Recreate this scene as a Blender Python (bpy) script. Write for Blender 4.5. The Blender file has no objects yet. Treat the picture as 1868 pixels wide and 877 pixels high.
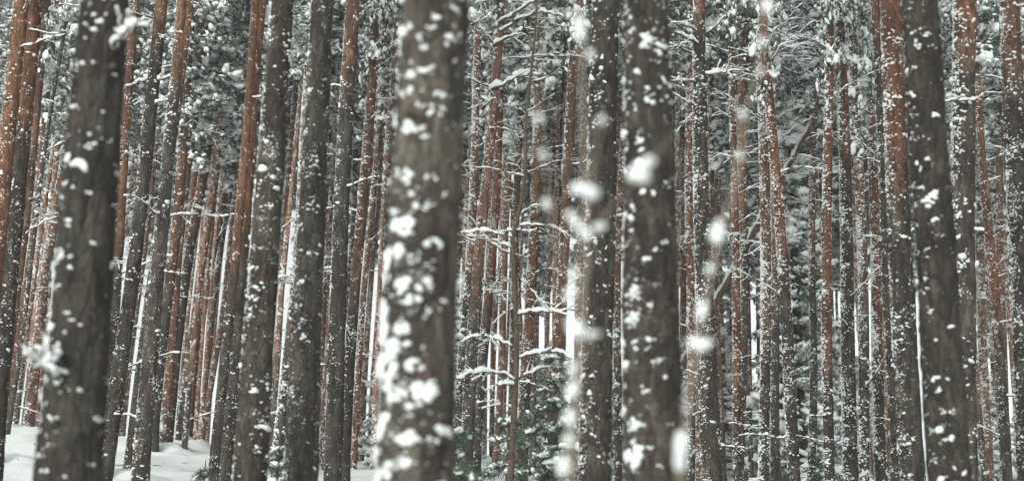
import bpy, math, random
import numpy as np
from mathutils import Matrix, Vector

# ------------------------------------------------------------------ camera, world, sun, exposure
SC = bpy.context.scene
SC.render.engine = 'CYCLES'
CY = SC.cycles
CY.max_bounces = 5; CY.diffuse_bounces = 4; CY.glossy_bounces = 2; CY.transmission_bounces = 0
CY.caustics_reflective = False; CY.caustics_refractive = False
CY.use_denoising = True; CY.denoiser = 'OPENIMAGEDENOISE'; CY.denoising_input_passes = 'RGB_ALBEDO_NORMAL'; CY.denoising_prefilter = 'ACCURATE'
CY.use_adaptive_sampling = False
CY.pixel_filter_type = 'BLACKMAN_HARRIS'; CY.filter_width = 1.4

FPX = 2600.0; CX, CYY = 934.0, 438.5          # focal length and centre in photo pixels
TILT = math.radians(17.5); ROLL = math.radians(1.4)
CAM = np.array([0.0, 0.0, 1.6])
_f = np.array([0, math.cos(TILT), math.sin(TILT)])
_r0 = np.array([1.0, 0, 0]); _u0 = np.array([0, -math.sin(TILT), math.cos(TILT)])
_u = _u0 * math.cos(ROLL) - _r0 * math.sin(ROLL)
_r = _r0 * math.cos(ROLL) + _u0 * math.sin(ROLL)
cam_d = bpy.data.cameras.new('camera')
cam_d.sensor_width = 36.0; cam_d.lens = 36.0 * FPX / 1868.0
cam_d.clip_start = 0.1; cam_d.clip_end = 2000
cam_d.dof.use_dof = True; cam_d.dof.focus_distance = 29.0; cam_d.dof.aperture_fstop = 1.3
cam = bpy.data.objects.new('camera', cam_d); SC.collection.objects.link(cam)
cam.matrix_world = Matrix(((_r[0], _u[0], -_f[0], CAM[0]), (_r[1], _u[1], -_f[1], CAM[1]),
                           (_r[2], _u[2], -_f[2], CAM[2]), (0, 0, 0, 1)))
SC.camera = cam

SUN_EL, SUN_AZ = math.radians(27), math.radians(207)      # azimuth clockwise from +Y (north)
W = bpy.data.worlds.new('World'); SC.world = W; W.use_nodes = True
nt = W.node_tree; nt.nodes.clear()
sky = nt.nodes.new('ShaderNodeTexSky'); sky.sky_type = 'NISHITA'; sky.sun_disc = False
sky.sun_elevation = SUN_EL; sky.sun_rotation = SUN_AZ
sky.air_density = 1.0; sky.dust_density = 3.0; sky.ozone_density = 1.0
hs = nt.nodes.new('ShaderNodeHueSaturation'); hs.inputs['Saturation'].default_value = 0.08
bg = nt.nodes.new('ShaderNodeBackground'); bg.inputs['Strength'].default_value = 0.15
wo = nt.nodes.new('ShaderNodeOutputWorld')
tint = nt.nodes.new('ShaderNodeMix'); tint.data_type = 'RGBA'; tint.blend_type = 'MULTIPLY'     # flat, faintly green-grey cloud
tint.inputs[0].default_value = 1.0; tint.inputs[7].default_value = (0.945, 1.0, 0.965, 1)
nt.links.new(sky.outputs[0], hs.inputs['Color']); nt.links.new(hs.outputs[0], tint.inputs[6]); nt.links.new(tint.outputs[2], bg.inputs[0])
nt.links.new(bg.outputs[0], wo.inputs[0])
sd = bpy.data.lights.new('sun', 'SUN'); sd.energy = 0.9; sd.angle = math.radians(40); sd.color = (1.0, 0.97, 0.92)
sun = bpy.data.objects.new('sun', sd); SC.collection.objects.link(sun)
_sv = Vector((math.sin(SUN_AZ) * math.cos(SUN_EL), math.cos(SUN_AZ) * math.cos(SUN_EL), math.sin(SUN_EL)))
sun.rotation_euler = _sv.to_track_quat('Z', 'Y').to_euler(); sun.location = (-20, -20, 40)
vs = SC.view_settings
vs.view_transform = 'Standard'; vs.look = 'None'; vs.gamma = 1.0; vs.use_curve_mapping = False
vs.exposure = 0.68

# ------------------------------------------------------------------ helpers
COL = SC.collection
RNG = np.random.default_rng(7)
random.seed(7)

def at(px, py, Y):
    """world point seen at photo pixel (px,py) on the vertical plane y = Y"""
    d = _f + _r * ((px - CX) / FPX) + _u * ((CYY - py) / FPX)
    return CAM + d * (Y / d[1])

def depth(p): return float(np.dot(np.asarray(p) - CAM, _f))

def ground_z(x, y):
    x = np.asarray(x, float); y = np.asarray(y, float)
    xs = np.clip(x, -30, 30)
    k = 0.186 - np.where(xs < 0, 0.0012, 0.0026) * xs
    k = np.clip(k, 0.11, 0.235) - 0.012 * np.exp(-((x + 5.5) / 2.6) ** 2)
    # slope rises to a crest near y = 45 and falls away behind it
    t = np.clip((y - 40) / 10.0, 0, 1)
    yy = np.where(y < 40, y, np.where(y < 50, 40 + 10 * (t - 0.5 * t * t), 45.0)) - np.clip(y - 50, 0, 120) * 0.12
    z = k * yy
    near = np.clip(y / 8.0, 0, 1)
    z = z * (0.6 + 0.4 * near)
    amp = np.clip(y / 15.0, 0.1, 1)
    z += amp * (0.10 * np.sin(x * 1.3 + y * 0.4) * np.sin(y * 0.9 - x * 0.3) + 0.05 * np.sin(x * 2.9 - y * 1.7) + 0.03 * np.sin(x * 6.1 + 2 * np.sin(y * 2.2)) * np.sin(y * 5.3)
                + 0.10 * np.sin(x * 0.45 + 1.0) * np.cos(y * 0.31))
    return z

class Geo:
    def __init__(s): s.v = []; s.f = []; s.m = []; s.n = 0; s.at = []
    def add(s, v, f, mat=0, attr=None):
        v = np.asarray(v, float).reshape(-1, 3); f = np.asarray(f, int)
        s.v.append(v); s.f.append(f + s.n); s.m.append(np.full(len(f), mat, int)); s.n += len(v)
        s.at.append(np.zeros(len(v)) if attr is None else np.asarray(attr, float))
    def mesh(s, name, mats, smooth=True, attr=False):
        me = bpy.data.meshes.new(name)
        if not s.v:
            return me
        v = np.concatenate(s.v)
        tot = np.concatenate([np.full(len(f), f.shape[1], int) for f in s.f])
        loops = np.concatenate([f.ravel() for f in s.f])
        me.vertices.add(len(v)); me.vertices.foreach_set('co', v.astype(np.float32).ravel())
        me.loops.add(len(loops)); me.loops.foreach_set('vertex_index', loops.astype(np.int32))
        me.polygons.add(len(tot))
        st = np.concatenate([[0], np.cumsum(tot)[:-1]])
        me.polygons.foreach_set('loop_start', st.astype(np.int32))
        me.polygons.foreach_set('loop_total', tot.astype(np.int32))
        me.polygons.foreach_set('material_index', np.concatenate(s.m).astype(np.int32))
        me.polygons.foreach_set('use_smooth', np.full(len(tot), smooth))
        for m in mats: me.materials.append(m)
        if attr:
            a = me.attributes.new('rust', 'FLOAT', 'POINT')
            a.data.foreach_set('value', np.concatenate(s.at).astype(np.float32))
        me.update(calc_edges=True)
        return me

def put(name, me, parent=None, loc=(0, 0, 0)):
    o = bpy.data.objects.new(name, me); COL.objects.link(o); o.location = loc
    if parent: o.parent = parent
    return o

def thing(name, label, cat, loc, group=None):
    o = bpy.data.objects.new(name, None); COL.objects.link(o); o.location = loc
    o.empty_display_size = 0.2
    o['label'] = label; o['category'] = cat
    if group: o['group'] = group
    return o

def _ico(sub):
    import bmesh
    bm = bmesh.new(); bmesh.ops.create_icosphere(bm, subdivisions=sub, radius=1)
    bm.verts.ensure_lookup_table()
    v = np.array([q.co[:] for q in bm.verts]); f = np.array([[q.index for q in p.verts] for p in bm.faces]); bm.free()
    return v, f
ICO = {1: _ico(1), 2: _ico(2), 3: _ico(3)}

def blobs(g, c, ax, jit=0.25, sub=1, mat=0, rng=RNG):
    """c (N,3) centres; ax (N,3,3) rows = scaled axes"""
    c = np.asarray(c, float); ax = np.asarray(ax, float)
    if len(c) == 0: return
    v, f = ICO[sub]
    N = len(c)
    if sub == 1:
        s = 1 + jit * rng.normal(size=(N, len(v)))
    else:                                     # low-frequency lumps
        k = rng.normal(size=(N, 4, 3)) * 3.0; ph = rng.uniform(0, 6.28, (N, 4))
        s = 1 + jit * 0.5 * np.sin(np.einsum('nkd,vd->nkv', k, v) + ph[:, :, None]).sum(1)
    P = v[None] * s[:, :, None]
    P = np.einsum('nvd,nde->nve', P, ax) + c[:, None, :]
    F = f[None] + (np.arange(N) * len(v))[:, None, None]
    g.add(P.reshape(-1, 3), F.reshape(-1, 3), mat)

def tube(g, pts, rad, sides=6, mat=0, cap=True):
    pts = np.asarray(pts, float); n = len(pts); rad = np.broadcast_to(np.asarray(rad, float), (n,))
    t = np.gradient(pts, axis=0); t /= np.linalg.norm(t, axis=1)[:, None] + 1e-9
    ref = np.where(np.abs(t[:, 2:3]) > 0.9, np.array([[1.0, 0, 0]]), np.array([[0, 0, 1.0]]))
    s = np.cross(t, ref); s /= np.linalg.norm(s, axis=1)[:, None]
    u = np.cross(s, t)
    a = np.arange(sides) / sides * 2 * math.pi
    V = pts[:, None] + rad[:, None, None] * (np.cos(a)[None, :, None] * s[:, None] + np.sin(a)[None, :, None] * u[:, None])
    i = np.arange(n - 1)[:, None] * sides; j = np.arange(sides)[None]; j2 = (j + 1) % sides
    F = np.stack([i + j, i + j2, i + sides + j2, i + sides + j], -1).reshape(-1, 4)
    g.add(V.reshape(-1, 3), F, mat)
    if cap:
        tip = pts[-1] + t[-1] * rad[-1]
        ring = V[-1]
        g.add(np.vstack([ring, tip[None]]), [[k, (k + 1) % sides, sides] for k in range(sides)], mat)

def snow_on(g, pts, w, sub=1, rng=RNG, cover=0.85, thick=1.0, step=0.8):
    """a broken ridge of snow lying along the top of a polyline branch"""
    pts = np.asarray(pts, float)
    seg = np.linalg.norm(np.diff(pts, axis=0), axis=1); L = np.concatenate([[0], np.cumsum(seg)])
    w = np.broadcast_to(np.asarray(w, float), (len(pts),))
    C, A = [], []
    s = 0.02
    f1, f2, p1, p2 = rng.uniform(6, 16), rng.uniform(18, 40), rng.uniform(0, 6), rng.uniform(0, 6)
    while s < L[-1]:
        ww = np.interp(s, L, w)
        p = np.array([np.interp(s, L, pts[:, k]) for k in range(3)])
        q = np.array([np.interp(min(s + 0.02, L[-1] + .02), L, pts[:, k]) for k in range(3)]) - \
            np.array([np.interp(max(s - 0.02, 0), L, pts[:, k]) for k in range(3)])
        q /= np.linalg.norm(q) + 1e-9
        amp = 0.85 + 0.40 * math.sin(s * f1 + p1) + 0.25 * math.sin(s * f2 + p2)
        if amp > 0.45 and rng.random() < cover:
            side = np.cross(q, [0, 0, 1.0]); ns = np.linalg.norm(side)
            side = side / ns if ns > 1e-3 else np.array([1.0, 0, 0])
            up = np.cross(side, q)
            flat = max(0.25, math.hypot(q[0], q[1]))
            h = ww * rng.uniform(0.7, 1.3) * thick * flat * amp
            C.append(p + up * h * 0.75); A.append([q * ww * rng.uniform(1.3, 2.0), side * ww * rng.uniform(.9, 1.15), up * h])
        s += ww * step * rng.uniform(0.8, 1.3)
    blobs(g, C, A, 0.14, sub, 0, rng)

# ------------------------------------------------------------------ materials
def mat(name):
    m = bpy.data.materials.new(name); m.use_nodes = True
    n = m.node_tree.nodes; n.clear()
    out = n.new('ShaderNodeOutputMaterial'); b = n.new('ShaderNodeBsdfPrincipled')
    m.node_tree.links.new(b.outputs[0], out.inputs[0])
    return m, m.node_tree, b

def N(t, kind, **kw):
    n = t.nodes.new(kind)
    for k, v in kw.items():
        if k in n.inputs.keys(): n.inputs[k].default_value = v
        else: setattr(n, k, v)
    return n

def ramp(t, fac, stops):
    r = t.nodes.new('ShaderNodeValToRGB'); t.links.new(fac, r.inputs[0])
    e = r.color_ramp.elements
    while len(e) < len(stops): e.new(0.5)
    for q, (p, c) in zip(e, stops):
        q.position = p; q.color = (*c, 1)
    return r.outputs[0]

def mixc(t, fac, a, b, mode='MIX'):
    m = t.nodes.new('ShaderNodeMix'); m.data_type = 'RGBA'; m.blend_type = mode
    for s, x in ((0, fac), (6, a), (7, b)):
        if hasattr(x, 'is_output'): t.links.new(x, m.inputs[s])
        else: m.inputs[s].default_value = x if s == 0 else (*x, 1)
    return m.outputs[2]

def math_(t, op, a, b=0.0, c=None, clamp=False):
    m = t.nodes.new('ShaderNodeMath'); m.operation = op; m.use_clamp = clamp
    for i, x in enumerate((a, b) if c is None else (a, b, c)):
        if hasattr(x, 'is_output'): t.links.new(x, m.inputs[i])
        else: m.inputs[i].default_value = x
    return m.outputs[0]

def coords(t, scale, rnd=True):
    tc = t.nodes.new('ShaderNodeTexCoord')
    mp = t.nodes.new('ShaderNodeMapping'); mp.inputs['Scale'].default_value = scale
    src = tc.outputs['Object']
    if rnd:
        oi = t.nodes.new('ShaderNodeObjectInfo')
        a = t.nodes.new('ShaderNodeVectorMath'); a.operation = 'ADD'
        t.links.new(src, a.inputs[0])
        k = math_(t, 'MULTIPLY', oi.outputs['Random'], 61.0)
        cb = t.nodes.new('ShaderNodeCombineXYZ'); t.links.new(k, cb.inputs[0]); t.links.new(k, cb.inputs[2])
        t.links.new(cb.outputs[0], a.inputs[1]); src = a.outputs[0]
    t.links.new(src, mp.inputs[0])
    return mp.outputs[0]

def bark_material():
    m, t, b = mat('pine_bark'); L = t.links
    plates = N(t, 'ShaderNodeTexVoronoi', feature='DISTANCE_TO_EDGE', Scale=17.0, Randomness=1.0)
    c1 = coords(t, (1.0, 1.0, 0.30))
    wn = N(t, 'ShaderNodeTexNoise', Scale=9.0, Detail=3.0); L.new(c1, wn.inputs['Vector'])
    wm = t.nodes.new('ShaderNodeVectorMath'); wm.operation = 'MULTIPLY_ADD'
    wm.inputs[1].default_value = (0.09, 0.09, 0.09)
    L.new(wn.outputs['Color'], wm.inputs[0]); L.new(c1, wm.inputs[2])
    L.new(wm.outputs[0], plates.inputs['Vector'])
    fine = N(t, 'ShaderNodeTexNoise', Scale=55.0, Detail=6.0, Roughness=0.65); L.new(coords(t, (1, 1, .45)), fine.inputs['Vector'])
    blot = N(t, 'ShaderNodeTexNoise', Scale=3.2, Detail=5.0, Roughness=0.6); L.new(coords(t, (1, 1, .5)), blot.inputs['Vector'])
    tone = N(t, 'ShaderNodeTexNoise', Scale=13.0, Detail=5.0, Roughness=0.65); L.new(coords(t, (1, 1, .22)), tone.inputs['Vector'])
    crack = math_(t, 'MULTIPLY', plates.outputs['Distance'], 5.5, clamp=True)
    crack = math_(t, 'POWER', crack, 0.6)
    grey = ramp(t, tone.outputs['Fac'], [(0.30, (0.032, 0.026, 0.023)), (0.47, (0.066, 0.054, 0.047)),
                                          (0.60, (0.098, 0.081, 0.069)), (0.75, (0.150, 0.130, 0.112))])
    lich = ramp(t, blot.outputs['Fac'], [(0.36, (0.044, 0.035, 0.031)), (0.50, (0.084, 0.069, 0.058)), (0.62, (0.120, 0.110, 0.088)), (0.74, (0.175, 0.165, 0.135))])
    grey = mixc(t, 0.5, grey, lich)
    redp = ramp(t, blot.outputs['Fac'], [(0.66, (0, 0, 0)), (0.74, (1, 1, 1))])
    grey = mixc(t, math_(t, 'MULTIPLY', redp, 0.45), grey, (0.15, 0.065, 0.040))
    rust = ramp(t, tone.outputs['Fac'], [(0.28, (0.085, 0.036, 0.022)), (0.45, (0.165, 0.077, 0.043)),
                                          (0.58, (0.255, 0.115, 0.058)), (0.74, (0.37, 0.190, 0.105))])
    rust2 = ramp(t, blot.outputs['Fac'], [(0.35, (0.11, 0.05, 0.034)), (0.55, (0.235, 0.103, 0.050)), (0.7, (0.31, 0.145, 0.075))])
    rust = mixc(t, 0.5, rust, rust2)
    ra = t.nodes.new('ShaderNodeAttribute'); ra.attribute_name = 'rust'
    k = math_(t, 'MULTIPLY_ADD', blot.outputs['Fac'], 1.7, -0.85)
    k2 = math_(t, 'MULTIPLY_ADD', tone.outputs['Fac'], 1.0, -0.5)
    rf = math_(t, 'ADD', math_(t, 'ADD', ra.outputs['Fac'], k), k2)
    rf = math_(t, 'MULTIPLY_ADD', rf, 0.9, 0.5, clamp=True)
    colr = mixc(t, rf, grey, rust)
    oi = t.nodes.new('ShaderNodeObjectInfo')
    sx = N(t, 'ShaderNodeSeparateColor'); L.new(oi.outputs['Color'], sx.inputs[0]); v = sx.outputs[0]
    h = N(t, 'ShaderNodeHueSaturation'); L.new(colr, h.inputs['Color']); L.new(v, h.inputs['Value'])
    sat = math_(t, 'MULTIPLY_ADD', oi.outputs['Random'], -0.22, 0.98); L.new(sat, h.inputs['Saturation'])
    crackc = math_(t, 'MULTIPLY_ADD', crack, 0.24, 0.78)
    cr3 = t.nodes.new('ShaderNodeCombineColor')
    for i in range(3): L.new(crackc, cr3.inputs[i])
    fin = mixc(t, 1.0, h.outputs[0], cr3.outputs[0], 'MULTIPLY')
    pc = N(t, 'ShaderNodeTexVoronoi', feature='F1', Scale=17.0, Randomness=1.0); L.new(wm.outputs[0], pc.inputs['Vector'])
    sp = N(t, 'ShaderNodeSeparateColor'); L.new(pc.outputs['Color'], sp.inputs[0])
    pl = ramp(t, sp.outputs[0], [(0.0, (0.62, 0.62, 0.62)), (0.5, (0.95, 0.94, 0.93)), (1.0, (1.42, 1.38, 1.34))])
    fin = mixc(t, 0.85, fin, pl, 'MULTIPLY')
    fl = ramp(t, fine.outputs['Fac'], [(0.33, (0.50, 0.50, 0.50)), (0.52, (0.95, 0.95, 0.95)), (0.68, (1.45, 1.42, 1.36))])
    fin = mixc(t, 1.0, fin, fl, 'MULTIPLY')
    L.new(fin, b.inputs['Base Color'])
    b.inputs['Roughness'].default_value = 0.92; b.inputs['Specular IOR Level'].default_value = 0.15
    hgt = math_(t, 'ADD', math_(t, 'MULTIPLY', crack, 0.6), math_(t, 'MULTIPLY', fine.outputs['Fac'], 0.5))
    bp = N(t, 'ShaderNodeBump', Strength=0.8, Distance=0.022); L.new(hgt, bp.inputs['Height']); L.new(bp.outputs[0], b.inputs['Normal'])
    return m

def snow_material(name='snow', bump=0.35, scale=24.0, a_=0.65):
    m, t, b = mat(name); L = t.links
    n = N(t, 'ShaderNodeTexNoise', Scale=scale, Detail=5.0, Roughness=0.6); L.new(coords(t, (1, 1, 1)), n.inputs['Vector'])
    c = ramp(t, n.outputs['Fac'], [(0.3, (a_, a_ + .02, a_ + .015)), (0.7, (a_ + .09, a_ + .11, a_ + .105))])
    L.new(c, b.inputs['Base Color']); b.inputs['Roughness'].default_value = 0.7; b.inputs['Specular IOR Level'].default_value = 0.2
    bp = N(t, 'ShaderNodeBump', Strength=bump, Distance=0.02); L.new(n.outputs['Fac'], bp.inputs['Height']); L.new(bp.outputs[0], b.inputs['Normal'])
    return m

def needle_material(name, a, bcol):
    m, t, b = mat(name); L = t.links
    n = N(t, 'ShaderNodeTexNoise', Scale=1.7, Detail=3.0); L.new(coords(t, (1, 1, 1)), n.inputs['Vector'])
    c = ramp(t, n.outputs['Fac'], [(0.3, a), (0.7, bcol)])
    L.new(c, b.inputs['Base Color']); b.inputs['Roughness'].default_value = 0.6; b.inputs['Specular IOR Level'].default_value = 0.25
    return m

def twig_material():
    m, t, b = mat('twig_bark'); L = t.links
    n = N(t, 'ShaderNodeTexNoise', Scale=18.0, Detail=4.0); L.new(coords(t, (1, 1, 1)), n.inputs['Vector'])
    c = ramp(t, n.outputs['Fac'], [(0.3, (0.045, 0.036, 0.030)), (0.7, (0.11, 0.085, 0.065))])
    L.new(c, b.inputs['Base Color']); b.inputs['Roughness'].default_value = 0.9; b.inputs['Specular IOR Level'].default_value = 0.15
    return m

BARK = bark_material(); SNOW = snow_material()
CSNOW = snow_material('lifted_crown_snow', 0.2, 14.0, 0.80)  # crown snow coloured paler to make up for its unlit undersides
GSNOW = snow_material('ground_snow', 0.5, 9.0, 0.60)  # base colour lowered to stand in for shade under the canopy
NEED = needle_material('pine_needles', (0.040, 0.060, 0.040), (0.075, 0.100, 0.064))
SNEED = needle_material('spruce_needles', (0.040, 0.070, 0.046), (0.075, 0.110, 0.070))
TWIG = twig_material()

# ------------------------------------------------------------------ ground
def build_ground():
    ys = np.concatenate([np.arange(-20, 0, 2.0), np.arange(0, 55, 0.25), np.arange(55, 90, 1.5), np.linspace(90, 160, 12)])
    xs = np.concatenate([np.linspace(-150, -30, 20), np.arange(-29.75, 30, 0.25), np.linspace(30, 150, 20)])
    X, Y = np.meshgrid(xs, ys); Z = ground_z(X, Y)
    rng = np.random.default_rng(3)
    ok = (Y > 5) & (Y < 50)
    for bx, by in WELLS:                              # hollows and rims round the stems
        d = np.hypot(X - bx, Y - by); Z = Z + np.where(d < 2, 0.10 * np.exp(-((d - .6) / .25) ** 2) - 0.17 * np.exp(-(d / .33) ** 2), 0)
    Z = Z + np.where(ok, 0.10 * np.exp(-((X + 10.3) / 1.1) ** 2 - ((Y - 43) / 2.0) ** 2) , 0)
    Z = Z + np.where(ok, rng.normal(0, 0.006, Z.shape), 0)
    g = Geo(); nx = len(xs); ny = len(ys)
    i = np.arange(ny - 1)[:, None] * nx; j = np.arange(nx - 1)[None]
    F = np.stack([i + j, i + j + 1, i + nx + j + 1, i + nx + j], -1).reshape(-1, 4)
    g.add(np.stack([X, Y, Z], -1).reshape(-1, 3), F)
    o = put('snow_ground', g.mesh('snow_ground', [GSNOW])); o['kind'] = 'structure'
# ------------------------------------------------------------------ crown, spruce and branch prototypes (meshes shared by copies)
def tufts(g, gs, c, n_bl, ln, wd, droop, snow_r, psnow, rng, out=None):
    """needle tufts at c: blades in g, snow pads in gs"""
    c = np.asarray(c); M = len(c)
    if M == 0: return
    d = rng.normal(size=(M, n_bl, 3)); d[:, :, 2] -= droop
    if out is not None: d += out[:, None, :] * 1.1
    d /= np.linalg.norm(d, axis=2)[:, :, None]
    l = ln * rng.uniform(0.6, 1.3, (M, n_bl, 1))
    s = np.cross(d, rng.normal(size=(M, n_bl, 3))); s /= np.linalg.norm(s, axis=2)[:, :, None] + 1e-9
    base = c[:, None, :] + rng.normal(0, ln * 0.18, (M, n_bl, 3))
    a = base - s * wd * 0.5; b = base + s * wd * 0.5; e = base + d * l + s * wd * 0.1; e2 = base + d * l - s * wd * 0.1
    V = np.stack([a, b, e, e2], 2).reshape(-1, 3)
    F = np.arange(M * n_bl * 4).reshape(-1, 4)
    g.add(V, F, 0)
    pick = rng.random(M) < psnow
    cc = c[pick]; K = len(cc)
    if K == 0: return
    rr = snow_r * rng.lognormal(0, 0.35, K)
    ang = rng.uniform(0, math.pi, K); el = rng.uniform(0.8, 2.2, K); tl = rng.normal(0, 0.35, K)
    ax = np.zeros((K, 3, 3))
    ax[:, 0] = np.stack([np.cos(ang) * rr * el, np.sin(ang) * rr * el, tl * rr], 1)
    ax[:, 1] = np.stack([-np.sin(ang) * rr, np.cos(ang) * rr, rng.normal(0, .3, K) * rr], 1)
    ax[:, 2] = np.stack([rng.normal(0, .35, K) * rr, rng.normal(0, .35, K) * rr, rr * rng.uniform(0.5, 1.0, K)], 1)
    blobs(gs, cc + np.array([0, 0, 1.0]) * (rr * rng.uniform(-.35, .5, K))[:, None], ax, 0.24, 1, 0, rng)

def pine_crown(seed, H=12.0, R=2.0, nl=54, low=0.25):
    rng = np.random.default_rng(seed); g = Geo(); gs = Geo()
    C, O = [], []
    for i in range(nl):
        f = (i + rng.random()) / nl
        z = H * f; a = i * 2.4 + rng.normal(0, .5)
        prof = min(1.0, 0.35 + 1.7 * f) * (1.0 - 0.8 * max(0, f - .55) / .45)
        L = R * prof * rng.uniform(0.55, 1.15)
        el = -0.15 + 0.9 * f + rng.normal(0, .15)
        dirv = np.array([math.cos(a) * math.cos(el), math.sin(a) * math.cos(el), math.sin(el)])
        tt = np.linspace(0, 1, 7)
        pts = np.array([0, 0, z]) + dirv * (tt * L)[:, None]
        pts[:, 2] -= 0.30 * L * tt ** 2; pts += np.cumsum(rng.normal(0, .03 * L, pts.shape), 0) * np.array([1, 1, .5])
        tube(g, pts, np.linspace(0.035, 0.008, 7), 4, 1)
        snow_on(gs, pts, 0.05, 1, rng, 0.6)
        n = int(18 + 17 * L)
        u = rng.uniform(0.25, 1.05, n)
        P = np.stack([np.interp(u, tt, pts[:, k]) for k in range(3)], 1)
        spread = 0.10 + 0.22 * L * (1.1 - u)
        off = rng.normal(size=(n, 3)) * spread[:, None] * np.array([1, 1, 0.5])
        C.append(P + off); O.append(np.repeat(dirv[None], n, 0))
    C = np.concatenate(C); O = np.concatenate(O)
    tufts(g, gs, C, 10, 0.20, 0.022, 0.6, 0.066, 0.78, rng, O)
    return g.mesh('crown', [NEED, TWIG], False), gs.mesh('snow', [CSNOW])

def spruce(seed, H=5.0, R=1.1, step=0.22, fine=1.0, ps=0.92, nbl=8):
    rng = np.random.default_rng(seed); g = Geo(); gs = Geo(); gt = Geo()
    tube(gt, [[0, 0, -0.3], [0, 0, H * .5], [0, 0, H]], [0.012 * H + .015, 0.008 * H + .01, 0.008], 7, 0)
    C, O = [], []
    z = 0.12 * H * rng.uniform(.3, 1); i = 0
    while z < H * 0.97:
        nb = int(rng.integers(5, 8))
        for k in range(nb):
            a = 6.283 * (k + rng.random() * .7) / nb + i * 0.5
            L = (R * (1 - z / H) ** 0.85 + 0.10) * rng.uniform(0.6, 1.15)
            el = 0.25 - 0.4 * (1 - z / H) + rng.normal(0, .1)
            dirv = np.array([math.cos(a) * math.cos(el), math.sin(a) * math.cos(el), math.sin(el)])
            tt = np.linspace(0, 1, 6)
            pts = np.array([0, 0, z + rng.normal(0, .05)]) + dirv * (tt * L)[:, None]
            pts[:, 2] -= 0.28 * L * tt ** 1.6
            tube(g, pts, np.linspace(0.014, 0.004, 6), 3, 1)
            n = max(4, int(L * 28 * fine))
            u = rng.uniform(0.12, 1.0, n)
            P = np.stack([np.interp(u, tt, pts[:, q]) for q in range(3)], 1)
            side = np.array([-math.sin(a), math.cos(a), 0])
            w = rng.uniform(-1, 1, n) * 0.30 * L * (1.05 - u) * 1.2
            P = P + side * w[:, None]; P[:, 2] -= np.abs(w) * 0.35 - 0.01
            C.append(P); O.append(dirv[None] * 0.8 + side * np.sign(w)[:, None] * 0.6)
        z += step * rng.uniform(0.7, 1.3); i += 1
    C = np.concatenate(C); O = np.concatenate(O)
    tufts(g, gs, C, nbl, 0.15 / fine ** .5, 0.020 / fine, 0.45, 0.066 / fine ** 1.35, ps, rng, O)
    return gt.mesh('trunk', [TWIG]), g.mesh('crown', [SNEED, TWIG], False), gs.mesh('snow', [CSNOW])

def branch_mesh(seed, L, r0, rise, ntw):
    rng = np.random.default_rng(seed); g = Geo(); gs = Geo()
    tt = np.linspace(0, 1, 8)
    def poly(L, rise, bend):
        p = np.zeros((8, 3)); p[:, 0] = tt * L; p[:, 2] = rise * L * tt - 0.22 * L * tt ** 2 * rng.uniform(.2, 1.2)
        p[:, 1] = bend * L * tt ** 2
        p[1:] += np.cumsum(rng.normal(0, .022 * L, (7, 3)), 0)
        return p
    main = poly(L, rise, rng.normal(0, .15))
    rad = np.linspace(r0, r0 * 0.35, 8)
    tube(g, main, rad, 5, 0); snow_on(gs, main, rad * 0.9 + 0.008, 1, rng, 0.85, 1.25)
    for k in range(ntw):
        u = rng.uniform(0.25, 0.9)
        o = np.array([np.interp(u, tt, main[:, q]) for q in range(3)])
        tw = poly(L * rng.uniform(.2, .5) * (1.2 - u), rng.normal(0.1, .3), rng.normal(0, .2))
        ca = rng.choice([-1, 1]) * rng.uniform(.5, 1.1); c, s = math.cos(ca), math.sin(ca)
        tw = tw @ np.array([[c, s, 0], [-s, c, 0], [0, 0, 1]]) + o
        rr = np.linspace(r0 * .45, r0 * .2, 8)
        tube(g, tw, rr, 4, 0); snow_on(gs, tw, rr + 0.007, 1, rng, 0.75, 1.1)
    return g.mesh('branch', [TWIG]), gs.mesh('snow', [SNOW])

CROWNS = [pine_crown(11, 12, 2.0), pine_crown(12, 11, 2.3), pine_crown(13, 13, 1.8), pine_crown(14, 12, 2.2), pine_crown(15, 12.5, 1.9)]
SPRUCES = [(h,) + spruce(20 + i, h, r) for i, (h, r) in enumerate([(4.5, 1.15), (6.0, 1.4), (7.5, 1.5), (3.2, 0.9)])]
BRANCHES = [(L,) + branch_mesh(40 + i, L, r, ri, nt_) for i, (L, r, ri, nt_) in enumerate(
    [(0.45, .014, .35, 1), (0.5, .016, .15, 1), (0.8, .018, .3, 2), (1.1, .020, .15, 4), (1.5, .024, .05, 6),
     (1.3, .020, .45, 4), (0.9, .017, -.1, 3), (1.9, .026, .2, 8),
     (1.2, .010, .5, 9), (1.6, .011, .3, 12), (1.4, .010, .05, 11)])]

# ------------------------------------------------------------------ pine builder
def ang_weight(th, wind):
    w = 0.30 + 1.3 * np.clip(np.cos(th - wind), 0, 1) ** 1.4
    back = np.sin(th) > 0.25                       # the far side of the trunk
    return np.where(back, w * 0.35, w)

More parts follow.
